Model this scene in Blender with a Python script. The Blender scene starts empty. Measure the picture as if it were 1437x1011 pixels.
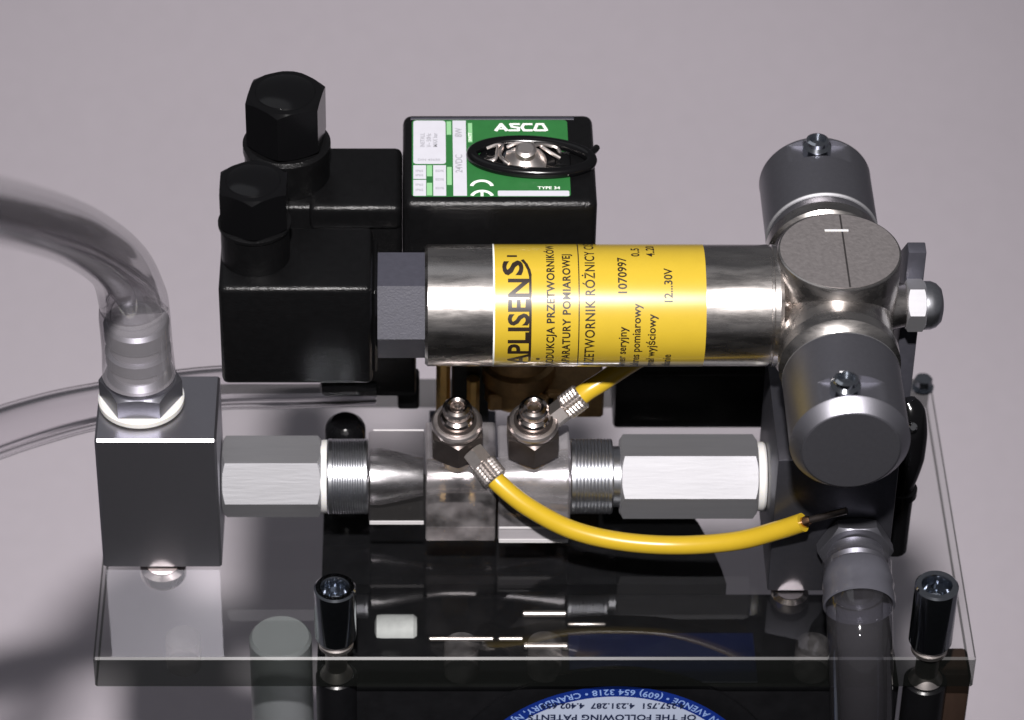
import bpy, bmesh, math, random
from mathutils import Vector, Matrix
random.seed(4)
SC = bpy.context.scene
COL = SC.collection
S = 0.000165            # one working unit is 0.165 mm
R = math.radians
PI = math.pi

# ------------------------------------------------------------------ camera, world, lamps, exposure
cd = bpy.data.cameras.new('camera'); cam = bpy.data.objects.new('camera', cd); COL.objects.link(cam)
cam.location = Vector((0, -3983.4, 3665.5)) * S
cam.rotation_euler = (R(50), 0, 0)
cd.sensor_width = 36.0; cd.lens = 5200 / 1437 * 36
cd.shift_x = 0.0936
cd.clip_start = 0.02; cd.clip_end = 50
cd.dof.use_dof = True; cd.dof.focus_distance = 5130 * S; cd.dof.aperture_fstop = 18
SC.camera = cam

W = bpy.data.worlds.new('World'); SC.world = W; W.use_nodes = True
bg = W.node_tree.nodes['Background']
bg.inputs['Color'].default_value = (0.93, 0.93, 1.0, 1); bg.inputs['Strength'].default_value = 0.085

def lamp(name, kind, loc, target, energy, color, **kw):
    ld = bpy.data.lights.new(name, kind); o = bpy.data.objects.new(name, ld); COL.objects.link(o)
    o.location = Vector(loc) * S
    o.rotation_euler = (Vector(target) * S - o.location).to_track_quat('-Z', 'Y').to_euler()
    ld.energy = energy; ld.color = color
    for k, v in kw.items(): setattr(ld, k, v)
    return o
lamp('flash_lamp', 'SPOT', (-60, -3520, 4770), (50, 3000, -2000), 80, (1.0, 0.96, 0.95),
     spot_size=R(37), spot_blend=1.0, shadow_soft_size=0.017)
lamp('fill_lamp', 'AREA', (-2200, 2200, 6800), (0, 300, 0), 0.8, (0.93, 0.95, 1.0), shape='DISK', size=0.9)  # added overhead fill for soft grey reflections in the metal

SC.view_settings.view_transform = 'Standard'; SC.view_settings.look = 'None'
SC.view_settings.exposure = 0.0; SC.view_settings.gamma = 1.0
SC.render.engine = 'CYCLES'
cy = SC.cycles
cy.max_bounces = 18; cy.transmission_bounces = 14; cy.glossy_bounces = 8; cy.transparent_max_bounces = 32
cy.caustics_reflective = False; cy.caustics_refractive = True; cy.blur_glossy = 0.4
cy.sample_clamp_indirect = 6
cy.use_denoising = True

# ------------------------------------------------------------------ materials
MATS = {}
def srgb(r, g, b):
    f = lambda c: (c / 255 / 12.92) if c / 255 <= .04045 else ((c / 255 + .055) / 1.055) ** 2.4
    return (f(r), f(g), f(b))

def mat(name, color, rough=.4, metal=0., bump=0., bscale=2000., var=.0, vscale=300., stretch=(1, 1, 1),
        coat=0., spec=.5, rvar=0., trans=0., ior=1.45, sss=0., aniso=0.):
    m = bpy.data.materials.new(name); m.use_nodes = True
    nt = m.node_tree; b = nt.nodes['Principled BSDF']; L = nt.links
    b.inputs['Base Color'].default_value = (*color, 1); b.inputs['Roughness'].default_value = rough
    b.inputs['Metallic'].default_value = metal; b.inputs['Coat Weight'].default_value = coat
    b.inputs['Coat Roughness'].default_value = .07
    b.inputs['Specular IOR Level'].default_value = spec
    b.inputs['Transmission Weight'].default_value = trans; b.inputs['IOR'].default_value = ior
    if sss:
        b.inputs['Subsurface Weight'].default_value = sss; b.inputs['Subsurface Radius'].default_value = (.002, .0015, .0006)
        b.inputs['Subsurface Scale'].default_value = 1.0
    tc = nt.nodes.new('ShaderNodeTexCoord'); mp = nt.nodes.new('ShaderNodeMapping')
    mp.inputs['Scale'].default_value = stretch
    L.new(tc.outputs['Object'], mp.inputs['Vector'])
    if var or rvar:
        n = nt.nodes.new('ShaderNodeTexNoise'); n.inputs['Scale'].default_value = vscale
        n.inputs['Detail'].default_value = 6; n.inputs['Roughness'].default_value = .65
        L.new(mp.outputs['Vector'], n.inputs['Vector'])
        if var:
            r = nt.nodes.new('ShaderNodeMapRange'); r.inputs['From Min'].default_value = .25; r.inputs['From Max'].default_value = .75
            r.inputs['To Min'].default_value = 1 - var; r.inputs['To Max'].default_value = 1 + var
            L.new(n.outputs['Fac'], r.inputs['Value'])
            mx = nt.nodes.new('ShaderNodeVectorMath'); mx.operation = 'SCALE'
            mx.inputs[0].default_value = color; L.new(r.outputs['Result'], mx.inputs['Scale'])
            L.new(mx.outputs['Vector'], b.inputs['Base Color'])
        if rvar:
            r = nt.nodes.new('ShaderNodeMapRange'); r.inputs['From Min'].default_value = .25; r.inputs['From Max'].default_value = .75
            r.inputs['To Min'].default_value = max(.02, rough - rvar); r.inputs['To Max'].default_value = rough + rvar
            L.new(n.outputs['Fac'], r.inputs['Value']); L.new(r.outputs['Result'], b.inputs['Roughness'])
    if bump:
        n = nt.nodes.new('ShaderNodeTexNoise'); n.inputs['Scale'].default_value = bscale; n.inputs['Detail'].default_value = 3
        L.new(mp.outputs['Vector'], n.inputs['Vector'])
        bp = nt.nodes.new('ShaderNodeBump'); bp.inputs['Strength'].default_value = bump; bp.inputs['Distance'].default_value = .0002
        L.new(n.outputs['Fac'], bp.inputs['Height']); L.new(bp.outputs['Normal'], b.inputs['Normal'])
    MATS[name] = m
    return m

def clear(name, tint, refl_rough=.0, ior=1.49, haze=0.0, haze_col=(.6, .6, .62), hvar=0):
    """clear plastic: what lies behind shows through a tint, the surface mirrors by Fresnel, a little milky haze"""
    m = bpy.data.materials.new(name); m.use_nodes = True
    nt = m.node_tree; L = nt.links
    for n in list(nt.nodes):
        if n.type != 'OUTPUT_MATERIAL': nt.nodes.remove(n)
    out = [n for n in nt.nodes if n.type == 'OUTPUT_MATERIAL'][0]
    t = nt.nodes.new('ShaderNodeBsdfTransparent'); t.inputs['Color'].default_value = (*tint, 1)
    last = t.outputs['BSDF']
    if haze:
        d = nt.nodes.new('ShaderNodeBsdfDiffuse'); d.inputs['Color'].default_value = (*haze_col, 1)
        mx = nt.nodes.new('ShaderNodeMixShader'); mx.inputs['Fac'].default_value = haze
        if hvar:
            tc = nt.nodes.new('ShaderNodeTexCoord'); nz = nt.nodes.new('ShaderNodeTexNoise'); nz.inputs['Scale'].default_value = hvar; nz.inputs['Detail'].default_value = 5
            mr = nt.nodes.new('ShaderNodeMapRange'); mr.inputs['From Min'].default_value = .35; mr.inputs['From Max'].default_value = .68
            mr.inputs['To Min'].default_value = haze * .35; mr.inputs['To Max'].default_value = haze * 2.0
            L.new(tc.outputs['Object'], nz.inputs['Vector']); L.new(nz.outputs['Fac'], mr.inputs['Value']); L.new(mr.outputs['Result'], mx.inputs['Fac'])
        L.new(last, mx.inputs[1]); L.new(d.outputs['BSDF'], mx.inputs[2]); last = mx.outputs['Shader']
    g = nt.nodes.new('ShaderNodeBsdfGlossy'); g.inputs['Roughness'].default_value = refl_rough
    fr = nt.nodes.new('ShaderNodeFresnel'); fr.inputs['IOR'].default_value = ior
    ge = nt.nodes.new('ShaderNodeNewGeometry')      # the mirror acts where light meets the plastic from outside
    iv = nt.nodes.new('ShaderNodeMath'); iv.operation = 'SUBTRACT'; iv.inputs[0].default_value = 1.0
    L.new(ge.outputs['Backfacing'], iv.inputs[1])
    mu = nt.nodes.new('ShaderNodeMath'); mu.operation = 'MULTIPLY'
    L.new(fr.outputs['Fac'], mu.inputs[0]); L.new(iv.outputs['Value'], mu.inputs[1])
    mx = nt.nodes.new('ShaderNodeMixShader')
    L.new(mu.outputs['Value'], mx.inputs['Fac']); L.new(last, mx.inputs[1]); L.new(g.outputs['BSDF'], mx.inputs[2])
    L.new(mx.outputs['Shader'], out.inputs['Surface'])
    MATS[name] = m
    return m

mat('alu', (.44, .435, .485), .41, 1, bump=.05, bscale=2600, var=.02, vscale=900)
mat('alu_bright', (.355, .355, .373), .66, 1, bump=.16, bscale=1600, var=.05, vscale=500, stretch=(.10, 1, 1))
mat('liner_metal', (.42, .41, .42), .30, 1, bump=.05, bscale=900, var=.08, vscale=500)
mat('ring_nickel', (.74, .67, .65), .32, 1, bump=.08, bscale=900, var=.08, vscale=500)
mat('nickel_satin', (.82, .755, .72), .36, 1, bump=.05, bscale=1500, var=.08, vscale=900)
mat('alu_edge_glint', (.75, .74, .76), .5, 1)  # brighter metal paints the highlight on one bevel of the left block
mat('alu_thread', (.60, .61, .65), .30, 1, bump=.05, bscale=2500, var=.12, vscale=1500)
mat('anodised', (.18, .18, .205), .38, .85, bump=.06, bscale=2600, var=.06, vscale=900)
mat('block_shaded', (.10, .10, .118), .40, .85, bump=.06, bscale=2200, var=.08, vscale=700)  # aluminium with the pressure cap's shade darkened into its colour
mat('steel', (.56, .53, .51), .27, 1, bump=.07, bscale=500, var=.16, vscale=300, stretch=(.2, 1, 1), rvar=.09, coat=.8)
mat('steel_matt', (.33, .305, .305), .46, .75, bump=.55, bscale=1300, var=.18, vscale=900)
mat('zinc', (.52, .55, .60), .13, 1, bump=.03, bscale=1500, var=.1, vscale=700)
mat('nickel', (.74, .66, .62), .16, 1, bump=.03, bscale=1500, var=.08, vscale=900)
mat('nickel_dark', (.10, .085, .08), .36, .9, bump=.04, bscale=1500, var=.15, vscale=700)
mat('chrome', (.80, .80, .80), .08, 1, bump=.02, bscale=1200)
mat('brass', (.95, .62, .22), .42, .75, bump=.05, bscale=1200, var=.2, vscale=500, rvar=.08)
mat('brass_dull', (.46, .29, .13), .45, .7, bump=.08, bscale=900, var=.25, vscale=400)
mat('copper', (.72, .42, .25), .22, 1)
mat('black_plastic', (.0035, .0035, .0038), .26, 0, bump=.6, bscale=2600, var=.2, vscale=600, spec=.30)
mat('black_gloss', (.003, .003, .0034), .16, 0, bump=.03, bscale=700, spec=.4)
mat('black_paint', (.006, .006, .007), .30, 0, bump=.12, bscale=1500, var=.2, vscale=300, spec=.4)
mat('pump_paint', (.006, .006, .007), .5, 0, bump=.15, bscale=900, var=.3, vscale=200, spec=.15)
mat('grey_plastic', (.042, .042, .055), .48, 0, bump=.25, bscale=2200, var=.12, vscale=700)
mat('dark_metal', (.085, .085, .105), .45, .6, bump=.1, bscale=1500, var=.12, vscale=500)
mat('nylon', (.66, .65, .63), .42, 0, sss=.2)
mat('yellow_label', srgb(180, 153, 44), .34, 0, coat=1.0, var=.03, vscale=250, bump=.03, bscale=500)
mat('yellow_tube', srgb(180, 150, 36), .30, 0, var=.05, vscale=150)
mat('ink', (.016, .009, .006), .45, coat=.6)
mat('ink_grey', (.30, .30, .33), .5)
mat('green_label', srgb(40, 98, 50), .4, 0, var=.08, vscale=300)
mat('green_pale', srgb(128, 178, 130), .4)
mat('white_label', srgb(186, 186, 194), .4, 0, var=.03, vscale=400)
mat('white_print', srgb(226, 228, 224), .4)
mat('blue_label', srgb(20, 44, 122), .32, 0, var=.08, vscale=200)
mat('pale_blue_label', srgb(176, 186, 208), .4, 0, var=.03, vscale=200)
mat('ink_blue', srgb(24, 34, 66), .5)
mat('blue_print', srgb(140, 168, 220), .4)
mat('wood', (.035, .020, .014), .5, 0, bump=.2, bscale=300, var=.3, vscale=120, stretch=(1, 1, .2))
mat('paper', (.60, .552, .602), .62, 0, bump=.12, bscale=500, var=.035, vscale=160, spec=.15)
mat('dark_table', (.02, .02, .021), .5)
mat('film', (.10, .055, .035), .5)
mat('hose_end', (.075, .075, .09), .30, 0, coat=.4, bump=.08, bscale=300, var=.1, vscale=150)
mat('reflection_white', (.40, .41, .41), .6, 0, var=.35, vscale=60)
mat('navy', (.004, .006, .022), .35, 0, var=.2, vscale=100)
mat('groove', (.02, .018, .018), .6)
mat('frost', (.30, .32, .33), .35, 0, trans=.55, ior=1.4, bump=.1, bscale=600)
clear('acrylic', (.955, .96, .955))
clear('acrylic_edge', (.30, .31, .30), refl_rough=.10, haze=.05, haze_col=(.10, .11, .10))  # dark tint replaces the dark reflections inside the sheet's edge
clear('acrylic_body', (.86, .855, .855), haze=.02, haze_col=(.55, .53, .53))
clear('acrylic_pale', (.86, .84, .84), haze=.085, haze_col=(.60, .57, .58), hvar=170)  # pale haze imitates backdrop light bent through the clear block
clear('acrylic_bright', (.90, .89, .90), haze=.12, haze_col=(.66, .63, .65), hvar=90)  # stronger haze where the block would bend more backdrop light
clear('acrylic_bent_light', (.90, .89, .90), haze=.30, haze_col=(.72, .69, .72))  # white haze paints the bright lower front of the last block
def silvery(name, col, rough, through):
    """machined bore seen through the plastic: part silver, part see-through, its streaky inner reflection put into the material"""
    m = mat(name, col, rough, 1, bump=.12, bscale=420, var=.30, vscale=200, stretch=(.25, 1, 1), rvar=.08)
    nt = m.node_tree; L = nt.links; b = nt.nodes['Principled BSDF']; out = nt.nodes['Material Output']
    t = nt.nodes.new('ShaderNodeBsdfTransparent'); t.inputs['Color'].default_value = (.9, .89, .9, 1)
    mx = nt.nodes.new('ShaderNodeMixShader')
    tc = nt.nodes.new('ShaderNodeTexCoord'); mp = nt.nodes.new('ShaderNodeMapping'); mp.inputs['Scale'].default_value = (.35, 1, 1)
    nz = nt.nodes.new('ShaderNodeTexNoise'); nz.inputs['Scale'].default_value = 260; nz.inputs['Detail'].default_value = 5
    mr = nt.nodes.new('ShaderNodeMapRange'); mr.inputs['From Min'].default_value = .35; mr.inputs['From Max'].default_value = .65
    mr.inputs['To Min'].default_value = through - .2; mr.inputs['To Max'].default_value = through + .2
    L.new(tc.outputs['Object'], mp.inputs['Vector']); L.new(mp.outputs['Vector'], nz.inputs['Vector']); L.new(nz.outputs['Fac'], mr.inputs['Value'])
    L.new(mr.outputs['Result'], mx.inputs['Fac']); L.new(b.outputs['BSDF'], mx.inputs[1]); L.new(t.outputs['BSDF'], mx.inputs[2])
    L.new(mx.outputs['Shader'], out.inputs['Surface'])
silvery('bore_reflection', (.88, .87, .89), .26, .46)  # silvery colour stands in for light reflected inside the plastic
clear('acrylic_rim', (.7, .7, .7), refl_rough=.3, haze=.05, haze_col=(.5, .5, .5))  # pale haze paints a bright line on the front top bevel
clear('acrylic_glint', (.9, .9, .9), haze=.55, haze_col=(.80, .78, .79))  # white haze that paints bright lines along block edges
mat('hose_glass', (.96, .95, .96), .03, 0, trans=1.0, ior=1.38, bump=.02, bscale=120)
clear('hose_milky', (.93, .92, .935), refl_rough=.05, ior=1.62, haze=.33, haze_col=(.36, .345, .37))
clear('hose_grey', (.86, .86, .88), refl_rough=.05, ior=1.75, haze=.05, haze_col=(.25, .24, .26))

# ------------------------------------------------------------------ mesh helpers (working units)
def frame(d, ref=None):
    d = Vector(d).normalized()
    ref = Vector(ref) if ref is not None else (Vector((0, 0, 1)) if abs(d.z) < .9 else Vector((0, -1, 0)))
    e1 = (ref - d * ref.dot(d)).normalized()
    return d, e1, d.cross(e1)

def lathe(prof, o, d, seg=48, ref=None, rot=0., closed=True, fix=None):
    """prof = [(radius, along)], from start to end; closed adds end discs"""
    d, e1, e2 = frame(d, ref); o = Vector(o)
    bm = bmesh.new(); rings = []
    for (r, t) in prof:
        ring = []
        for k in range(seg):
            a = 2 * PI * k / seg + R(rot)
            x, y = r * math.cos(a), r * math.sin(a)
            if fix: x, y = fix(x, y, t)
            ring.append(bm.verts.new(o + d * t + e1 * x + e2 * y))
        rings.append(ring)
    for A, B in zip(rings, rings[1:]):
        for k in range(seg):
            bm.faces.new((A[k], A[(k + 1) % seg], B[(k + 1) % seg], B[k]))
    if closed:
        bm.faces.new(rings[0][::-1]); bm.faces.new(rings[-1])
    bmesh.ops.recalc_face_normals(bm, faces=bm.faces)
    return bm

def hexnut(Rc, t0, t1, o, d, ref=None, rot=0., n=6, cham=.93, c0=True, c1=True, slope=.55):
    """prism with n flats (a flat faces ref when rot = 0) and turned chamfers"""
    k = 8; seg = n * k; d, e1, e2 = frame(d, ref); o = Vector(o)
    ap = Rc * math.cos(PI / n)
    bm = bmesh.new()
    def rr(a):
        b = (a + PI / n) % (2 * PI / n) - PI / n
        return ap / math.cos(b)
    rc = ap + (Rc - ap) * .15
    rows = []
    spec = []
    if c0: spec.append(('in', t0))
    spec.append(('o0', t0)); spec.append(('o1', t1))
    if c1: spec.append(('in', t1))
    for kind, t in spec:
        ring = []
        for j in range(seg):
            a = 2 * PI * j / seg + PI / n; r = rr(a); tt = t
            if kind == 'in': r = min(r, rc) * .985
            elif kind == 'o0' and c0: tt = t + max(0, r - rc) * slope + .02 * Rc
            elif kind == 'o1' and c1: tt = t - max(0, r - rc) * slope - .02 * Rc
            aa = a + R(rot)
            ring.append(bm.verts.new(o + d * tt + e1 * (r * math.cos(aa)) + e2 * (r * math.sin(aa))))
        rows.append(ring)
    for A, B in zip(rows, rows[1:]):
        for j in range(seg): bm.faces.new((A[j], A[(j + 1) % seg], B[(j + 1) % seg], B[j]))
    bm.faces.new(rows[0][::-1]); bm.faces.new(rows[-1])
    bmesh.ops.recalc_face_normals(bm, faces=bm.faces)
    return bm

def box(x0, x1, y0, y1, z0, z1, bev=0., seg=2):
    bm = bmesh.new(); bmesh.ops.create_cube(bm, size=1)
    for v in bm.verts:
        v.co = Vector(((x0 + x1) / 2 + v.co.x * (x1 - x0), (y0 + y1) / 2 + v.co.y * (y1 - y0), (z0 + z1) / 2 + v.co.z * (z1 - z0)))
    if bev:
        bmesh.ops.bevel(bm, geom=bm.edges[:] + bm.verts[:], offset=bev, segments=seg, profile=.5, affect='EDGES')
    return bm

def prism(pts, z0, z1, bev=0.):
    bm = bmesh.new()
    a = [bm.verts.new((x, y, z0)) for x, y in pts]; b = [bm.verts.new((x, y, z1)) for x, y in pts]
    n = len(pts)
    bm.faces.new(a[::-1]); bm.faces.new(b)
    for k in range(n): bm.faces.new((a[k], a[(k + 1) % n], b[(k + 1) % n], b[k]))
    bmesh.ops.recalc_face_normals(bm, faces=bm.faces)
    if bev: bmesh.ops.bevel(bm, geom=bm.edges[:], offset=bev, segments=2, profile=.5, affect='EDGES')
    return bm

def spline(pts, n=8):
    P = [Vector(p) for p in pts]
    P = [P[0] * 2 - P[1]] + P + [P[-1] * 2 - P[-2]]
    out = []
    for i in range(1, len(P) - 2):
        for k in range(n):
            t = k / n; a, b, c, e = P[i - 1], P[i], P[i + 1], P[i + 2]
            out.append(.5 * (2 * b + (c - a) * t + (2 * a - 5 * b + 4 * c - e) * t * t + (3 * b - a - 3 * c + e) * t ** 3))
    out.append(P[-2]); return out

def sweep(pts, rad, seg=20, inner=None, n=8, smooth=True):
    """tube along a smooth path; rad a number or one per point; inner = wall ratio makes it hollow"""
    path = spline(pts, n) if smooth else [Vector(p) for p in pts]
    m = len(path)
    if isinstance(rad, (int, float)): rads = [rad] * m
    else:
        rads = []
        for i in range(m):
            f = i / (m - 1) * (len(rad) - 1); j = min(int(f), len(rad) - 2); rads.append(rad[j] + (rad[j + 1] - rad[j]) * (f - j))
    bm = bmesh.new()
    def skin(scale, flip):
        d0 = (path[1] - path[0]).normalized(); d, e1, e2 = frame(d0); rings = []
        for i, p in enumerate(path):
            t = (path[min(i + 1, m - 1)] - path[max(i - 1, 0)]).normalized()
            e1 = (e1 - t * e1.dot(t)).normalized(); e2 = t.cross(e1)
            rings.append([bm.verts.new(p + (e1 * math.cos(2 * PI * k / seg) + e2 * math.sin(2 * PI * k / seg)) * rads[i] * scale) for k in range(seg)])
        for A, B in zip(rings, rings[1:]):
            for k in range(seg):
                f = (A[k], A[(k + 1) % seg], B[(k + 1) % seg], B[k])
                bm.faces.new(f[::-1] if flip else f)
        return rings
    o = skin(1, False)
    if inner:
        i_ = skin(inner, True)
        for a, b in ((o[0], i_[0]), (o[-1], i_[-1])):
            for k in range(seg): bm.faces.new((a[k], a[(k + 1) % seg], b[(k + 1) % seg], b[k]))
    else:
        bm.faces.new(o[0][::-1]); bm.faces.new(o[-1])
    bmesh.ops.recalc_face_normals(bm, faces=bm.faces)
    return bm

def join(*bms):
    r = bms[0]
    for b in bms[1:]:
        me = bpy.data.meshes.new('tmp'); b.to_mesh(me); r.from_mesh(me); bpy.data.meshes.remove(me); b.free()
    return r

ORIGIN = {}
def thing(name, label, cat, loc, group=None):
    o = bpy.data.objects.new(name, None); COL.objects.link(o)
    o.empty_display_size = .01
    o.location = Vector(loc) * S; o['label'] = label; o['category'] = cat
    if group: o['group'] = group
    ORIGIN[o] = Vector(loc)
    return o

def part(name, bm, m, parent=None, label=None, sharp=32, kind=None, cat=None, group=None, loc=(0, 0, 0)):
    org = ORIGIN[parent] if parent is not None else Vector(loc)
    me = bpy.data.meshes.new(name)
    for v in bm.verts: v.co = (v.co - org) * S
    bm.to_mesh(me); bm.free()
    for p in me.polygons: p.use_smooth = True
    me.set_sharp_from_angle(angle=R(sharp))
    for mm in (m if isinstance(m, (list, tuple)) else [m]): me.materials.append(MATS[mm])
    o = bpy.data.objects.new(name, me); COL.objects.link(o)
    if parent is not None: o.parent = parent
    else: o.location = org * S
    ORIGIN[o] = org
    if label: o['label'] = label
    if kind: o['kind'] = kind
    if cat: o['category'] = cat
    if group: o['group'] = group
    return o

def text_bm(s, size, bold=0., shear=0., sx=1., align='LEFT', spacing=1., cut=0):
    """flat letters in the XY plane as a bmesh, baseline at y = 0"""
    cu = bpy.data.curves.new('letters', 'FONT'); cu.body = s; cu.size = size; cu.align_x = align
    cu.offset = bold; cu.shear = shear; cu.space_character = spacing; cu.resolution_u = 3
    o = bpy.data.objects.new('letters', cu); COL.objects.link(o)
    dg = bpy.context.evaluated_depsgraph_get(); dg.update()
    me = bpy.data.meshes.new_from_object(o.evaluated_get(dg))
    bpy.data.objects.remove(o); bpy.data.curves.remove(cu)
    bm = bmesh.new(); bm.from_mesh(me); bpy.data.meshes.remove(me)
    for v in bm.verts: v.co.x *= sx
    if cut:                                       # slice the letters so they can bend round the barrel
        xs = [v.co.x for v in bm.verts]; t = min(xs) + cut
        while t < max(xs):
            bmesh.ops.bisect_plane(bm, geom=bm.verts[:] + bm.edges[:] + bm.faces[:], plane_co=(t, 0, 0), plane_no=(1, 0, 0)); t += cut
    return bm

def remap(bm, f):
    for v in bm.verts: v.co = Vector(f(v.co))
    return bm

# ------------------------------------------------------------------ setting: paper sweep over a dark tabletop
TZ = -2000
def sheet():
    bm = bmesh.new(); rows = []
    prof = [(-150, TZ), (400, TZ), (1800, TZ), (2600, TZ), (3300, TZ + 20), (3900, TZ + 90), (4500, TZ + 240), (5200, TZ + 560), (6000, TZ + 1100), (7000, TZ + 2000), (8000, TZ + 3100)]
    prof = [(p.y, p.z) for p in spline([(0, a, b) for a, b in prof], 6)]
    for (y, z) in prof:
        rows.append([bm.verts.new((x, y, z)) for x in (-8000, -3000, -1000, 1000, 3000, 8000)])
    for A, B in zip(rows, rows[1:]):
        for k in range(5): bm.faces.new((A[k], A[k + 1], B[k + 1], B[k]))
    return bm
part('backdrop', sheet(), 'paper', kind='structure', loc=(0, 0, TZ), sharp=80)
bm = bmesh.new(); bmesh.ops.create_grid(bm, x_segments=2, y_segments=2, size=11000)
for v in bm.verts: v.co.z = TZ - 30
part('tabletop', bm, 'dark_table', kind='structure', loc=(0, 0, TZ - 30))

# ------------------------------------------------------------------ acrylic base plate
plate = thing('base_plate', 'clear acrylic sheet with polished edges that carries the whole assembly', 'base plate', (167, 38, -58))
bm = box(-454, 787, -267, 343, -58, 0, 3.0, 1)
for f in bm.faces: f.material_index = 0 if abs(f.normal.z) > .9 or abs(f.normal.x) > .9 else (2 if f.normal.z > .3 and f.normal.y < -.3 else 1)
part('sheet', bm, ['acrylic', 'acrylic_edge', 'acrylic_rim'], plate, sharp=10)
for (x, y) in ((-330, -222), (64, -236), (182, -234), (560, -236)):
    part('drilled_hole', lathe([(25, -56), (25, -3)], (x, y, 0), (0, 0, 1), 32, closed=False), 'acrylic_pale', plate)

# ------------------------------------------------------------------ left block with hose fitting
blk = thing('connector_block', 'plain grey aluminium cube block at the left end with bright top edge', 'metal block', (-365, -11, 0))
bm = box(-451, -280, -82, 60, 0, 245, 3.4, 1)
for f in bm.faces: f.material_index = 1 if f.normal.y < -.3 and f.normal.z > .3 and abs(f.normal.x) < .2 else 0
part('block', bm, ['alu', 'alu_edge_glint'], blk, sharp=20)
part('mounting_screw', lathe([(30, -26), (33, -20), (33, -6), (24, -2), (24, 0)], (-366, -70, -2), (0, 0, 1), 32), 'nickel', blk)

fit = thing('hose_fitting', 'grey hex hose nipple on a white washer on top of the left block', 'hose fitting', (-389, 0, 245))
part('washer', lathe([(34, 0), (59, 0), (61, 3), (61, 10), (58, 13), (34, 13)], (-389, 0, 245.5), (0, 0, 1), 56), 'nylon', fit)
part('hex_nut', hexnut(59, 13.5, 46, (-389, 0, 245), (0, 0, 1), ref=(0, -1, 0), c0=False), 'anodised', fit)
part('barb', lathe([(50, 46), (50, 53), (46, 58), (40, 66), (40, 78), (46, 82), (46.5, 100), (39, 103), (39, 118), (46, 122), (46.5, 146), (42, 152), (30, 156), (26, 156), (26, 60)],
                   (-389, 0, 245), (0, 0, 1), 48), 'alu', fit)

hose = part('clear_hose', sweep([(-390, -2, 302), (-390, -3, 350), (-391, -4, 404), (-392.1, -4.0, 438.9), (-400.5, -84.2, 560.7), (-423.2, -312.2, 788.0), (-445.5, -616.2, 1053.3), (-459.7, -1038.4, 1400.8), (-455.3, -1418.4, 1703.9)],
                        [52, 50, 50, 48, 43, 41, 38.5, 35, 32], 32, inner=.76), 'hose_milky', loc=(-390, 0, 300), sharp=80)
hose['label'] = 'thick clear hose arching off to the upper left from the left block'; hose['category'] = 'hose'

h2 = part('clear_hose', sweep([(-1000, 110, -70), (-800, 118, 2), (-699, 120, 40), (-611, 120, 84), (-535, 120, 114), (-472, 120, 133), (-380, 120, 155), (-283, 122, 168), (-191, 128, 164), (-139, 134, 160), (-60, 140, 158)],
                          [40, 39.5, 39, 38.5, 37, 35, 34, 33, 32, 31, 30], 28, inner=.74), 'hose_glass', loc=(-283, 120, 168), sharp=80)
h2['label'] = 'thin clear hose running out low to the left behind the aluminium block'; h2['category'] = 'hose'

# ------------------------------------------------------------------ flow line: couplings, sleeves, venturi
AX = (0, 0, 104); X = (1, 0, 0)
cpl = thing('hex_coupling', 'short grey hexagon coupling between the left block and the clear flow tube', 'coupling', (-206, 0, 104), 'hexagon couplings of the flow line')
part('hex_body', hexnut(60, -278, -136, AX, X), 'alu_bright', cpl)
part('collar', lathe([(40, -137), (52, -137), (53, -134), (53, -128), (40, -128)], AX, X, 48), 'nylon', cpl)
cpr = thing('hex_coupling', 'long white-faced hexagon coupling between the clear flow tube and the right block', 'coupling', (394, 0, 104), 'hexagon couplings of the flow line')
part('hex_body', hexnut(61, 293, 490, AX, X, rot=-10), 'alu_bright', cpr)
part('collar', lathe([(40, 283), (44, 283), (44, 293), (40, 293)], AX, X, 48), 'alu_thread', cpr)
part('washer', lathe([(30, 490.5), (49, 490.5), (50, 493), (50, 499), (48, 502), (30, 502)], AX, X, 56), 'nylon', cpr)

ven = thing('flow_tube', 'clear acrylic venturi flow tube with threaded metal ends under the barrel', 'flow tube', (75, 0, 104))
def sleeve(t0, t1, pitch, depth):
    pr = [(36, t0), (53, t0), (54.5, t0 + 2)]; t = t0 + 7
    while t < t1 - 6:
        pr += [(54.5, t), (54.5 - depth, t + pitch * .3), (54.5, t + pitch * .6)]; t += pitch
    pr += [(54.5, t1 - 2), (53, t1), (36, t1)]
    return lathe(pr, AX, X, 64)
part('threaded_sleeve', sleeve(-127.5, -69, 3.6, .9), 'alu_thread', ven)
part('threaded_sleeve', sleeve(221, 282, 5.0, 1.3), 'alu_thread', ven)
def clear_block(x0, x1, yy, z0, z1, m, bore, panel_mat=None):
    bm = box(x0, x1, -yy, yy, z0, z1, 3.0, 1)
    for f in bm.faces: f.material_index = 1 if f.normal.z * f.normal.y > .2 and abs(f.normal.x) < .2 else 0  # only these bevels carry the painted bright line
    b = part('clear_block', bm, [m, 'acrylic_glint'], ven, sharp=10)
    part('bore', lathe(bore, AX, X, 56, closed=False), 'bore_reflection', b)
    if panel_mat:
        bm = box(x0 + 1, x1 - 1, -yy - 2.5, -yy - .3, z0 + 3, 62, .9, 1)
        part('bent_light_panel', bm, [panel_mat, 'acrylic_glint'], b, sharp=10)  # added panel, its colour imitates light bent through the block
clear_block(-68.5, 12.5, 52, 58, 148, 'acrylic_body', [(41, -66), (41, -50), (28, 10)])
clear_block(13.5, 114, 60, 32, 158, 'acrylic_pale', [(27, 16), (24, 40), (24, 75), (26, 111.5)], 'acrylic_pale')
clear_block(117.5, 220.5, 60, 32, 152, 'acrylic_bright', [(27, 120), (40, 212), (40, 218)], 'acrylic_bent_light')
part('glint_strip', box(-67, 11, -54, -52.3, 59, 66, .6, 1), 'acrylic_glint', ven)  # added strips, pale colour imitates glints along the block edges
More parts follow.
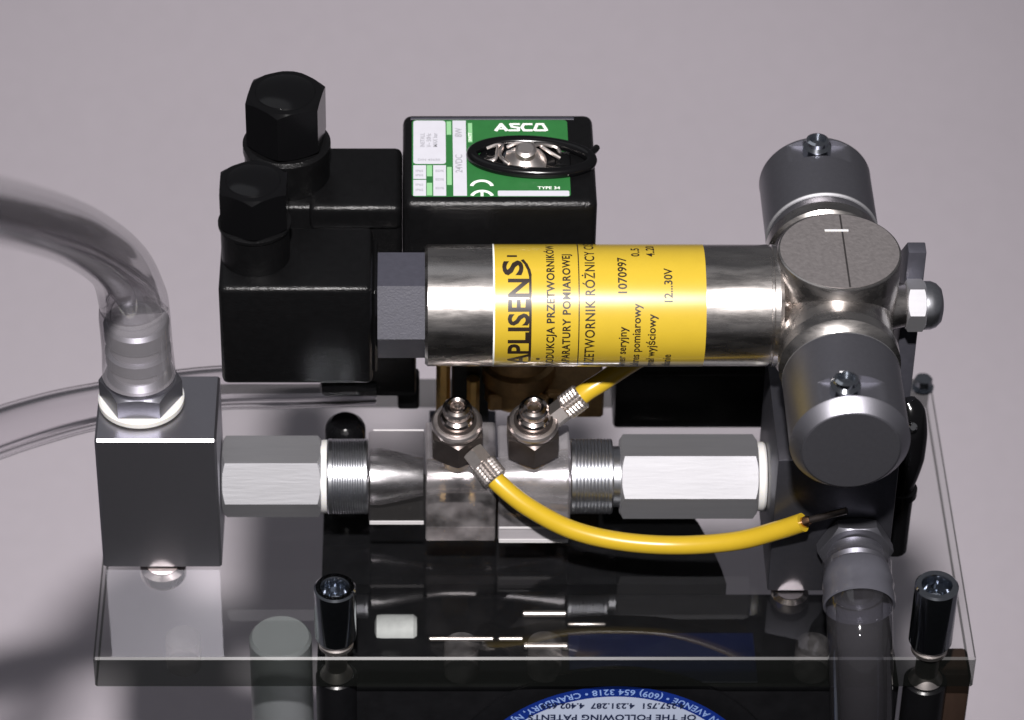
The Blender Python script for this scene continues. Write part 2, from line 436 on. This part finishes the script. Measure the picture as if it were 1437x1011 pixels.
part('glint_strip', box(-62, 11, 48.5, 51.5, 148.3, 149.3, .3, 1), 'acrylic_glint', ven)
part('glint_strip', box(119, 219, -64.5, -62.8, 33, 40, .6, 1), 'acrylic_glint', ven)
part('glint_strip', box(119, 219, -64.5, -62.8, 60, 64, .6, 1), 'acrylic_glint', ven)

# ------------------------------------------------------------------ right block
rb = thing('outlet_block', 'metal block, coloured dark for its shade, standing below the grey pressure cap at the right end', 'metal block', (601, -15, 0))
part('block', box(503, 672, -130, 100, 0, 250, 2.6, 2), 'block_shaded', rb)
part('mounting_screw', lathe([(24, -26), (27, -20), (27, -6), (20, -2), (20, 0)], (536, -125, -2), (0, 0, 1), 32), 'nickel', rb)

of = thing('outlet_fitting', 'grey barbed nozzle on the front of the right block', 'hose fitting', (615, -131, 95))
D = Vector((-.02, -1, -.18)).normalized()
part('hex_nut', hexnut(54, 0, 24, (620, -131, 96), (0, -1, 0)), 'anodised', of)
part('barb', lathe([(40, 20), (40, 40), (44, 42), (36, 62), (43, 64), (35, 92), (24, 93), (24, 30)], (620, -131, 96), D, 40), 'alu', of)
oh = part('clear_hose', sweep([(620, -172, 92), (619, -215, 84), (618, -256, 72), (618, -286, 48), (621, -300, 8), (626, -306, -50), (632, -306, -130), (640, -304, -260), (650, -300, -420)],
                          [49, 48, 46.5, 45.5, 45, 45, 45, 45, 45], 32, inner=.70), 'hose_grey', loc=(620, -170, 92), sharp=80)
oh['label'] = 'clear hose pushed on the outlet nozzle and hanging over the front plate edge'; oh['category'] = 'hose'
part('hose_collar', lathe([(44.5, -14), (47, -10), (48.5, 2), (50.5, 14), (48.5, 24), (51, 34), (50.5, 46), (48.5, 48), (46.5, 46)], (619.5, -196, 89), (-.02, -1, -.26), 48, closed=False), 'hose_end', of)

# ------------------------------------------------------------------ pressure transmitter
BX = (0, 0, 422); RB = 84.5
tr = thing('pressure_transmitter', 'polished steel pressure transmitter barrel with a yellow label lying across the top', 'pressure transmitter', (257, 0, 338))
part('barrel', lathe([(60, 12), (81, 12), (RB, 16), (RB, 486), (82, 487), (82, 490), (RB, 491), (RB, 498), (80, 503), (64, 506)], BX, X, 96), 'steel', tr)
part('hex_base', hexnut(74, -53, 12, BX, X, c0=False, c1=False), 'grey_plastic', tr)
plug = part('plug', join(box(-269, -60, -69, 69, 335, 508, 9, 3), box(-60, -53.5, -60, 60, 350, 494, 3, 1)), 'black_plastic', tr)
part('plug_lug', box(-150, -66, -40, 60, 312, 334.5, 4, 1), 'black_plastic', tr)
part('gland_collar', lathe([(47, 0), (47, 52), (50, 56), (50, 60), (44, 63), (30, 63)], (-220, 2, 508.5), (0, 0, 1), 48), 'black_plastic', plug)
part('gland_nut', hexnut(52, 62, 128, (-220, 2, 508.5), (0, 0, 1), ref=(.5, -.866, 0)), 'black_gloss', plug)
part('gland_cap', lathe([(38, 127), (36, 130), (28, 133), (14, 134.5), (4, 135)], (-220, 2, 508.5), (0, 0, 1), 40), 'black_gloss', plug)

# cross body
CX = 580
part('neck', lathe([(64, 503), (52, 512), (46, 526), (46, 545)], BX, X, 64), 'steel', tr)
part('neck', lathe([(46, 600), (40, 645), (34, 662), (30, 677.5)], BX, X, 64), 'steel', tr)
hub = part('hub', lathe([(70, -92), (84, -88), (85, -84), (85, 93), (84, 95), (82, 96)], (CX, 0, 422), (0, 0, 1), 96), 'steel', tr)
part('top_face', lathe([(81.5, 0), (81.5, .6)], (CX, 0, 518), (0, 0, 1), 72), 'steel_matt', hub)
part('scribed_line', box(CX + 6, CX + 8.4, -80, 80, 518.7, 519), 'groove', hub)
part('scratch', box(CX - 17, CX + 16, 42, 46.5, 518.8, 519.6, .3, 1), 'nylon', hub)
def port(sgn):
    d = (0, sgn, 0); o = (CX - 4, 0, 420)
    nm = part('port_neck', lathe([(79, 20), (79, 108), (83, 112), (83, 130), (76, 134), (70, 140), (66, 160)], o, d, 96), 'steel', tr)
    def flat(x, y, t):
        return (min(x, 67.5), y) if 242 < t < 281.5 else (x, y)
    pr = [(60, 151), (78, 151), (80, 154)] + [(80, t) for t in (170, 200, 225, 241.6, 242.4, 255, 268, 281, 282)] + [(80, 284), (66, 301), (64, 302)]
    cap = part('port_cap', lathe(pr, o, d, 128, ref=(0, 0, 1), fix=flat), 'anodised', tr, sharp=24)
    part('turned_chamfer', lathe([(80.3, 284.3), (79, 286.5), (67.5, 300.3), (66.2, 301.6)], o, d, 96, closed=False), 'alu', cap)
    part('turned_edge', lathe([(77.5, 150.6), (80.4, 153.6), (80.4, 155.5)], o, d, 96, closed=False), 'alu_bright', cap)
    c = Vector(o) + Vector(d) * 263 + Vector((-10 if sgn < 0 else -4, 0, 0))
    part('bleed_screw', lathe([(20, 66), (20.5, 69), (20.5, 82), (16, 86), (16, 92), (12, 94), (12, 88), (4, 88)], c, (0, 0, 1), 32), 'zinc', cap)
port(-1); port(1)

# yellow label wrapped round the barrel: phi measured from straight ahead of the photographer (40 deg up)
lab = None
def wrap(x, s, lift):
    a = R(40) + s / RB
    r = RB + lift
    return (x, -r * math.cos(a), 422 + r * math.sin(a))
def wrapped_sheet(x0, x1, s0, s1, lift, ns=60):
    bm = bmesh.new(); rows = []
    for k in range(ns + 1):
        s = s0 + (s1 - s0) * k / ns
        rows.append((bm.verts.new(wrap(x0, s, lift)), bm.verts.new(wrap(x1, s, lift))))
    for A, B in zip(rows, rows[1:]): bm.faces.new((A[0], A[1], B[1], B[0]))
    return bm
def U(u): return (u - 584) / 1.0125          # photo column on the barrel's near side -> x
lab = part('label', wrapped_sheet(U(691), U(985), -210, 210, .5, 90), 'yellow_label', tr, sharp=80)
part('label_border', wrapped_sheet(U(690.5), U(692.8), -206, 206, .62, 60), 'white_print', lab, sharp=80)
lines = []
def line(s, base_u, start, size, bold=0., sx=1., spacing=1.):
    bm = text_bm(s, size, bold, 0, sx, 'LEFT', spacing, 5)
    remap(bm, lambda c: wrap(U(base_u) - c.y, start + c.x, .75))
    lines.append(bm)
# big name with its tail: letters, stroke under them and the curl back to the last S
def line_fit(s, base_u, s0, s1, size, bold):
    bm = text_bm(s, size, bold, cut=3); x0 = min(v.co.x for v in bm.verts); x1 = max(v.co.x for v in bm.verts); k = (s1 - s0) / (x1 - x0)
    remap(bm, lambda c: wrap(U(base_u) - c.y, s0 + (c.x - x0) * k, .75)); lines.append(bm)
line_fit('APLISEN', 739.5, -106, 36, 40, 1.0)
line_fit('S', 731, 41, 67, 38, 1.2)
lines.append(wrapped_sheet(U(740), U(743.5), -96, 40, .8, 40))
q = [(742, 40), (740, 50), (736, 60), (731, 68)]
for (a, b), (c, d_) in zip(q, q[1:]): 
    bm = bmesh.new(); bm.faces.new([bm.verts.new(wrap(U(p[0]) , p[1], .8)) for p in ((a - 2, b - .5), (a + 2, b + .5), (c + 2, d_ + 1.5), (c - 2, d_ - 1))]); lines.append(bm)
lines.append(wrapped_sheet(U(710), U(724), 74, 78, .8, 2))
lines.append(wrapped_sheet(U(751), U(756), -92, -87, .8, 2))
line('PRODUKCJA PRZETWORNIKÓW', 775, -118, 15, .42, .96, 1.08)
line('APARATURY POMIAROWEJ', 797, -106, 15, .42, .95, 1.1)
lines.append(wrapped_sheet(U(808.3), U(809.8), -180, 180, .8, 60))
line('PRZETWORNIK RÓŻNICY CIŚNIEŃ', 831, -116, 19, .3, .86, 1.08)
line('Numer seryjny', 875, -130, 16, .3, 1.0, 1.02); line('1070997', 875, 12, 17, .35, 1.0, 1.02)
line('Zakres pomiarowy', 894, -124, 16, .3, 1.0, 1.02); line('0..5', 894, 75, 16, .35)
line('Sygnał wyjściowy', 915, -128, 16, .3, 1.0, 1.02); line('4..20', 915, 75, 16, .35)
line('Zasilanie', 938, -136, 16, .3, 1.0, 1.02); line('12...30V', 938, 0, 16, .3)
part('label_print', join(*lines), 'ink', lab, sharp=80)

# bracket and nut
br = thing('support_bracket', 'dark upright bracket plate bolted to the right end of the steel transmitter', 'bracket', (692, 90, 0))
part('bracket_plate', remap(prism([(26, 0), (26, 495), (46, 497), (135, 400), (135, 0)], 679, 704, 1.5), lambda c: (c.z, c.x, c.y)), 'dark_metal', br)
bo = thing('end_bolt', 'shiny domed hexagon bolt clamping the transmitter to the dark bracket', 'bolt', (700, 0, 422))
part('bolt_hex', hexnut(37, 678, 704, (0, 0, 422), X, rot=-15), 'alu_bright', bo)
part('bolt_dome', lathe([(34, 704), (34, 712), (31, 720), (24, 727), (12, 730), (4, 731)], (0, 0, 422), X, 40), 'alu_thread', bo)

# black elbow pipe at the right behind the block
el = thing('elbow_pipe', 'black plastic elbow pipe standing against the right side of the outlet block', 'pipe elbow', (695, -40, 0))
part('pipe', sweep([(693, -40, .5), (693, -40, 70), (694, -40, 128)], 19, 24, smooth=False), 'black_gloss', el)
part('ring', lathe([(19, 104), (23, 106), (23, 118), (19, 120)], (694, -40, 0), (0, 0, 1), 32), 'black_gloss', el)
part('elbow', sweep([(693, -40, 126), (695, -39, 146), (698, -36, 176), (700, -30, 215), (698, -22, 246), (692, -16, 262)], [19, 22, 25, 24, 21, 13], 24), 'black_gloss', el)
part('clamp_screw', lathe([(6, 0), (7, 3), (7, 8), (4, 11)], (697, -48, 240), (.1, -.8, .6), 20), 'chrome', el)
cs = thing('corner_screw', 'small grey screw head standing at the rear right corner of the plate', 'screw', (766, 320, 0))
part('screw_head', hexnut(14, 4, 20, (772, 318, 0), (0, 0, 1)), 'zinc', cs)
part('washer', lathe([(8, .3), (17, .3), (17, 3.8), (8, 3.8)], (772, 318, 0), (0, 0, 1), 28), 'zinc', cs)

# ------------------------------------------------------------------ solenoid valve
so = thing('solenoid_valve', 'black solenoid valve coil with a green and white label and brass body', 'solenoid valve', (118, 215, 90))
ZT = 516.3
coil = part('coil', box(-19, 253, 110, 323, 285, ZT, 13, 4), 'black_plastic', so)
part('coil_rim', box(-8, 226, 305, 310.4, ZT - 3, ZT + .8, .3, 1), 'grey_plastic', coil)
def flatrect(x0, x1, y0, y1, z, rad=0, n=5):
    bm = bmesh.new(); pts = []
    if rad:
        for (cx, cy_, a0) in ((x1 - rad, y1 - rad, 0), (x0 + rad, y1 - rad, 90), (x0 + rad, y0 + rad, 180), (x1 - rad, y0 + rad, 270)):
            for k in range(n + 1):
                a = R(a0 + 90 * k / n); pts.append((cx + rad * math.cos(a), cy_ + rad * math.sin(a)))
    else: pts = [(x0, y0), (x1, y0), (x1, y1), (x0, y1)]
    bm.faces.new([bm.verts.new((x, y, z)) for x, y in pts])
    return bm
LZ = ZT + .5
gl = part('coil_label', flatrect(-6, 216, 123.5, 304, LZ, 6), 'green_label', so)
part('label_panel', join(flatrect(-4, 42, 199, 302, LZ + .4, 5), flatrect(-4, 14, 164, 196, LZ + .4), flatrect(-4, 14, 125, 162, LZ + .4),
     flatrect(24, 42, 125, 196, LZ + .4), flatrect(52, 71, 125, 302, LZ + .4), flatrect(114, 214, 124.5, 137, LZ + .4, 2)), 'white_label', gl)
pale = [flatrect(43.5, 50, 268, 300, LZ + .4), flatrect(43.5, 50, 150, 192, LZ + .4), flatrect(15, 22.5, 170, 196, LZ + .4), flatrect(15, 22.5, 126, 155, LZ + .4), flatrect(74, 80, 250, 296, LZ + .4)]
part('label_tint', join(*pale), 'green_pale', gl)
smalls = []
def small(s, x, y, size, sx=1., rot=0, bold=.2, acc=smalls, lift=.8):
    bm = text_bm(s, size, bold, 0, sx)
    ca, sa = math.cos(R(rot)), math.sin(R(rot))
    remap(bm, lambda c: (x + c.x * ca - c.y * sa, y + c.x * sa + c.y * ca, LZ + lift)); acc.append(bm)
for i, t in enumerate(('INSTALL', 'V~ 50Hz', 'MAX bar')): small(t, 12 + i * 9, 238, 9, 1., 90, .1)
small('24VDC', 65, 178, 14, 1, 90, .2); small('8W', 65, 262, 14, 1, 90, .2)
small('DIN 43650', 2, 206, 7, 1, 0, .1)
for yy in (184, 174, 152, 140): small('IP65', -1, yy - 4, 7, .9, 0, .1)
for yy in (180, 160, 140): small('ED%', 27, yy, 7, .9, 0, .1)
part('label_print', join(*smalls), 'ink_grey', gl)
wh = []
# block letters: A S C with a triangular O
def poly(pts, z=LZ + .7):
    bm = bmesh.new(); bm.faces.new([bm.verts.new((x, y, z)) for x, y in pts]); return bm
def stroke(pts, w, z=LZ + .7):
    out = []
    for (a, b) in zip(pts, pts[1:]):
        a, b = Vector(a), Vector(b); d = (b - a).normalized(); nrm = Vector((-d.y, d.x)) * w / 2; a2 = a - d * w * .3; b2 = b + d * w * .3
        z += .03
        out.append(poly([a2 + nrm, a2 - nrm, b2 - nrm, b2 + nrm], z))
    return out
y0, y1 = 278, 293
wh += stroke([(114, y0), (121.5, y1), (129, y0)], 5.0) + stroke([(119, y0 + 4), (126, y0 + 4)], 3)
wh += stroke([(147, y1), (135, y1), (137, (y0 + y1) / 2 + 1), (146, (y0 + y1) / 2 - 1), (146, y0), (133, y0)], 4.2)
wh += stroke([(165, y1), (154, y1), (151, (y0 + y1) / 2), (154, y0), (165, y0)], 4.4)
wh += stroke([(169, y0 + 1), (173, y1), (181, y1), (186, y0 + 1), (184, y0), (171, y0), (169, y0 + 1)], 4.4)
def arch(cx, cy_, r0, r1, a0=10, a1=170, n=14, z=LZ + .7):
    bm = bmesh.new(); rows = []
    for k in range(n + 1):
        a = R(a0 + (a1 - a0) * k / n); rows.append((bm.verts.new((cx + r0 * math.cos(a), cy_ + r0 * math.sin(a), z)), bm.verts.new((cx + r1 * math.cos(a), cy_ + r1 * math.sin(a), z))))
    for A, B in zip(rows, rows[1:]): bm.faces.new((A[0], A[1], B[1], B[0]))
    return bm
wh += [arch(92, 145, 12, 17), arch(92, 121.5, 12, 17, 14, 166)] + stroke([(92, 125), (92, 136)], 4)
small('TYPE 34', 170, 140, 9, 1, 0, .2, wh, .7)
small('WATT', 79, 252, 7, 1, 90, .1, wh, .9)
part('label_mark', join(*wh), 'white_print', gl)

# retaining clip on the coil: black oval ring, spring wires, bright stem
ck = thing('coil_clip', 'black oval retaining clip with bright metal stem lying on the green label', 'retaining clip', (160, 208, ZT))
def oval(cx, cy_, a, b, n=48, sk=0.):
    return [(cx + a * math.cos(2 * PI * k / n), cy_ + b * math.sin(2 * PI * k / n) + sk * a * math.cos(2 * PI * k / n), ZT + 6) for k in range(n)]
p_ = oval(163, 208, 84, 37, 40, -.08); p_.append(p_[0])
part('ring', sweep(p_, 8.5, 12, n=2), 'black_gloss', ck)
bm = bmesh.new(); bm.faces.new([bm.verts.new((147 + 60 * math.cos(2 * PI * k / 40), 209 + 36 * math.sin(2 * PI * k / 40), ZT + 2.4)) for k in range(40)])
part('oval_plate', bm, 'black_gloss', ck)
part('stem', lathe([(30, 0), (30, 5), (20, 14), (15, 18), (15, 27), (11, 30), (5, 30)], (154, 198, ZT + 3), (0, -.15, 1), 36), 'nickel_satin', ck)
part('washer', lathe([(14, 0), (31, 0), (31, 3), (14, 3)], (152, 204, ZT + 2.8), (0, 0, 1), 36), 'zinc', ck)
for pts in ([(100, 226, 8), (112, 228, 12), (122, 224, 15), (118, 206, 13), (122, 192, 14), (130, 184, 12)], [(98, 196, 8), (110, 194, 12), (114, 206, 14), (116, 228, 12)],
            [(128, 218, 16), (142, 222, 20), (160, 219, 20)], [(150, 190, 30), (172, 216, 22), (196, 222, 14), (204, 212, 10)], [(128, 208, 14), (140, 204, 18), (156, 196, 20)],
            [(190, 236, 8), (204, 233, 8), (222, 228, 7)], [(120, 181, 6), (160, 177, 6), (214, 168, 6)], [(176, 218, 18), (190, 206, 15), (203, 200, 10)]):
    part('spring_wire', sweep([(a, b, ZT + c) for a, b, c in pts], 2.6, 8, n=4), 'nickel_satin', ck)
part('rubber_pad', box(196, 218, 190, 222, ZT + 1, ZT + 5, 4, 2), 'black_plastic', ck)
part('tail', sweep([(240, 214, ZT + 5), (252, 226, ZT + 4), (256, 236, ZT + 2)], 5, 8), 'black_gloss', ck)

pb = part('plug', box(-243, -19.5, 130, 270, 330, 494.5, 9, 3), 'black_plastic', so)
part('plug_step', box(-151, -19.8, 124, 268, 455, 498, 10, 3), 'black_plastic', so)
part('gland_collar', lathe([(60, 0), (60, 40), (62, 46), (62, 58), (56, 62), (40, 62)], (-182, 202, 494.8), (0, 0, 1), 48), 'black_plastic', pb)
part('gland_nut', hexnut(59, 64, 144, (-182, 202, 494.8), (0, 0, 1), ref=(.35, -.94, 0)), 'black_gloss', pb)
part('gland_cap', lathe([(43, 143), (41, 146), (32, 149), (16, 151), (4, 151.5)], (-182, 202, 494.8), (0, 0, 1), 40), 'black_gloss', pb)
part('coil_foot', box(-140, 0, 120, 290, 150, 284.5, 8, 2), 'black_plastic', so)
part('lug', box(-28, 5, 160, 190, 92, 150, 5, 2), 'black_plastic', so)
# brass valve body below the coil
part('valve_stem', lathe([(52, 100), (52, 132), (56, 134), (56, 160), (48, 164), (48, 290)], (150, 196, 0), (0, 0, 1), 56), 'brass_dull', so)
part('valve_body', box(106, 205, 150, 260, 98, 128, 3, 1), 'brass_dull', so)
part('brass_pillar', hexnut(11.5, 6, 180, (40, 170, 0), (0, 0, 1), n=8), 'brass', so)
part('brass_pillar', hexnut(10, 6, 148, (84, 166, 0), (0, 0, 1), n=8), 'brass', so)
part('pillar_core', box(52, 108, 178, 230, 6, 200, 3, 1), 'black_paint', so)
part('side_arm', join(box(190, 276, 150, 230, 84, 138, 4, 1)), 'brass_dull', so)
part('valve_base', box(20, 120, 150, 260, .5, 6, 1, 1), 'dark_metal', so)

# black valve housing on the plate behind the right hexagon coupling
bb = thing('valve_housing', 'flat black box housing standing on the plate behind the long hexagon coupling', 'housing', (402, 270, 0))
part('case', box(296, 556, 222, 335, 1, 108, 6, 2), 'black_paint', bb)
part('lid', box(286, 562, 216, 338, 108.5, 190, 5, 2), 'black_paint', bb)
part('screw', lathe([(7, 0), (9, 2), (9, 10), (5, 12)], (296, 214, 140), (0, -1, .3), 18), 'nylon', bb)

# ------------------------------------------------------------------ banjo fittings on the flow tube
BD = Vector((0, -.22, .975)).normalized()
def banjo(cx, label, out):
    o = Vector((cx, 10, 104))
    t = thing('banjo_fitting', label, 'tube fitting', tuple(o + BD * 46), 'banjo fittings on the clear flow tube')
    part('stud', lathe([(20, 28), (20, 64)], o, BD, 28), 'brass', t)
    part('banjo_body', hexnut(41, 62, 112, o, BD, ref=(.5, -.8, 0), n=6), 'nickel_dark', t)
    part('ring', lathe([(30, 112.5), (34.5, 112.5), (36, 115), (36, 121), (33.5, 124.5), (30, 125.5), (24, 125.5)], o, BD, 48), 'ring_nickel', t)
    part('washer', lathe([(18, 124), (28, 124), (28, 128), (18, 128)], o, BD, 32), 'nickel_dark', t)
    part('nipple', lathe([(23, 124.5), (24, 133), (22, 137), (17, 140), (17, 144), (20.5, 146), (21, 154), (18.5, 158), (14, 160), (10.5, 158), (9, 151), (3, 149)], o, BD, 36), 'nickel', t)
    d = Vector(out).normalized(); s = o + BD * 96
    part('outlet', hexnut(17.5, 34, 58, s, d, n=6), 'nickel_satin', t)
    # knurled collar: rows of small pyramids
    bm = bmesh.new(); dd, e1, e2 = frame(d); nr, na = 13, 40; rings = []
    for i in range(nr):
        ring = []
        for k in range(na):
            a = 2 * PI * (k + .5 * (i % 2)) / na
            r = 18.4 + (1.1 if (k + i) % 2 == 0 else -.7)
            if i in (0, nr - 1): r = 16.5
            ring.append(bm.verts.new(s + dd * (57 + i * 2.6) + (e1 * math.cos(a) + e2 * math.sin(a)) * r))
        rings.append(ring)
    for i, (A, B) in enumerate(zip(rings, rings[1:])):
        sh = 0 if i % 2 == 0 else 1
        for k in range(na):
            k2 = (k + 1) % na
            if sh == 0: bm.faces.new((A[k], A[k2], B[k])); bm.faces.new((A[k2], B[k2], B[k]))
            else: bm.faces.new((A[k], B[k2], B[k])); bm.faces.new((A[k], A[k2], B[k2]))
    bm.faces.new(rings[0][::-1]); bm.faces.new(rings[-1])
    bmesh.ops.recalc_face_normals(bm, faces=bm.faces)
    part('knurled_collar', bm, 'nickel_satin', t, sharp=12)
    return s + d * 88, d
eL, dL = banjo(58, 'left banjo fitting on the clear tube whose outlet points down to the right', (.56, -.55, -.42))
eR, dR = banjo(166, 'right banjo fitting on the clear tube whose outlet points up to the right', (.66, .22, .48))

# yellow tubes
lower = [eL - dL * 6, eL + dL * 10, (158, -90, 127), (219.7, -104, 96), (290.9, -114, 82), (371.7, -122, 82), (451.3, -136, 103), (509.4, -150, 137), (541, -160, 161)]
yt = thing('yellow_tube', 'long yellow tube drooping in front of the clear flow tube with its end open', 'tube', tuple(eL))
part('tube_wall', sweep(lower, 13.6, 28), 'yellow_tube', yt, sharp=50)
part('wire_tip', sweep([(539, -159.4, 159.6), (546, -161.5, 165), (551, -163, 168.7)], [7.5, 7.5, 5.5], 16, smooth=False), 'copper', yt)
part('wire_rod', sweep([(551, -163, 168.7), (598, -174, 196)], 5.2, 16, smooth=False), 'nickel_dark', yt)
yu = part('yellow_tube', sweep([eR - dR * 6, eR + dR * 12, (262, 22, 263), (304, 40, 284), (350, 70, 292), (410, 112, 292), (470, 135, 320), (510, 140, 360)], 14, 24), 'yellow_tube', loc=tuple(eR), sharp=80)
yu['label'] = 'short visible yellow tube rising behind the barrel from the right banjo fitting'; yu['category'] = 'tube'

# ------------------------------------------------------------------ standoffs
def standoff(x, y, h, label, r=29.5, dark=False):
    t = thing('standoff', label, 'standoff', (x, y, TZ), 'threaded standoffs through the plate')
    m = 'black_gloss' if dark else 'zinc'  # black replaces the dark surroundings mirrored in the rear standoff
    if dark:
        part('upper_sleeve', lathe([(r, 2), (r, h - 10), (r - 3, h - 3), (r - 10, h + 4), (4, h + 6)], (x, y, 0), (0, 0, 1), 48), m, t)
    else:
        part('upper_sleeve', lathe([(r - 8, 14), (r - 2, 16), (r, 20), (r, h - 3), (r - 2.5, h), (r - 9, h), (r - 11, h - 4), (r - 12, h - 34), (3, h - 40)], (x, y, 0), (0, 0, 1), 56), m, t)
        part('neck', lathe([(r - 9, .4), (r - 5, .4), (r - 5, 6), (r - 10, 8), (r - 10, 14)], (x, y, 0), (0, 0, 1), 40), 'nickel_satin', t)
        part('screw', lathe([(r - 6, -57), (r - 10, -50), (r - 14, -44), (r - 14, 0)], (x, y, 0), (0, 0, 1), 32), 'nickel_satin', t)
    part('lower_sleeve', lathe([(r, TZ + .5), (r, -61), (r - 3, -58.5)], (x, y, 0), (0, 0, 1), 40), 'black_paint', t)
standoff(-113, -239, 112, 'bright hollow standoff at the front left of the plate')
standoff(722, -249, 126, 'bright hollow standoff at the front right corner of the plate', 30.5)
standoff(-104, 118, 104, 'capped standoff, blackened like the dark it mirrors, behind the left threaded sleeve', 30, True)

# ------------------------------------------------------------------ pump under the plate
pu = thing('pump', 'black pump motor with a round blue label hanging below the plate', 'pump', (275, -60, -560))
part('housing', box(-142, 688, -246, -52, -600, -75, 10, 3), 'pump_paint', pu)
part('rear_housing', prism([(-138, -51.5), (453, -51.5), (448, -20), (436, 30), (420, 80), (396, 130), (360, 190), (-138, 190)], -560, -61), 'pump_paint', pu)
fc = part('end_cover', lathe([(250, 0), (250, 6), (240, 9), (226, 9)], (284, -246.5, -285), (0, -1, 0), 96), 'black_paint', pu)
LC = Vector((284, -256.2, -285))
def disc(r, dy, n=96):
    bm = bmesh.new(); bm.faces.new([bm.verts.new(LC + Vector((r * math.cos(2 * PI * k / n), dy, r * math.sin(2 * PI * k / n)))) for k in range(n)])
    bmesh.ops.recalc_face_normals(bm, faces=bm.faces); return bm
lb = part('round_label', disc(219, 0), 'blue_label', pu)
part('label_field', disc(199, -.6), 'pale_blue_label', lb)
rt = text_bm('PUMPS • PRINCETON AVENUE • (609) 654 3218 • CRANBURY, NJ (USA) • MADE IN USA', 15.5, .25, 0, 1.0, 'CENTER', 1.06)
def ringmap(c):     # label is mounted upside down: letter tops point to its middle
    a = PI / 2 + (c.x + 9) / 209; r = 213.5 - c.y
    return LC + Vector((r * math.cos(a), -1.0, r * math.sin(a)))
part('label_ring_print', remap(rt, ringmap), 'blue_print', lb)
body = []
for i, (t, sz, bo_) in enumerate((('4.257.751  4.231.287  4.402.659', 15, .5), ('OF THE FOLLOWING PATENTS', 16.5, .5), ('IS COVERED BY ONE OR MORE', 16.5, .5), ('THIS PRODUCT OR ITS USE', 16.5, .5), ('12 VDC', 30, .6))):
    b = text_bm(t, sz, bo_, 0, 1, 'CENTER', 1.05); zz = 186 - i * 23 - (20 if i == 4 else 0)
    remap(b, lambda c: LC + Vector((-c.x - 4, -1.3, zz - c.y))); body.append(b)
part('label_print', join(*body), 'ink_blue', lb)
part('reflection_patch', lathe([(16, -60), (25, -57), (26, -50), (26, -4), (22, 1), (10, 2)], (0, -126, -86), X, 40), 'reflection_white', pu)  # added pale cylinder imitates a white reflection in the plate
for (x0, x1, y, r) in ((154, 218, -104, 5), (154, 218, -171, 5), (18, 112, -156, 3.5), (118, 154, -156, 3.5), (219, 274, -126, 3)):
    part('glint_bar', lathe([(r * .6, x0), (r, x0 + 2), (r, x1 - 2), (r * .6, x1)], (0, y, -70), X, 20), 'nickel_satin', pu)  # added bars imitate reflected bright lines in the plate
part('blue_reflection', box(219, 486, -240, -140, -76, -73.6, .5, 1), 'navy', pu)  # added dark blue sheet paints the label's bluish reflection
ft = thing('support_pillar', 'milky translucent plastic pillar under the front left part of the plate', 'pillar', (-195, -160, TZ))
part('shaft', lathe([(45, TZ + .5), (45, -66), (41, -60)], (-195, -160, 0), (0, 0, 1), 40), 'frost', ft)
wd = thing('wooden_block', 'brown wooden block half hidden under the front right corner of the plate', 'wood block', (745, -215, TZ))
part('wood_block', box(728, 790, -238, -180, TZ + .5, -61, 8, 2), 'wood', wd)
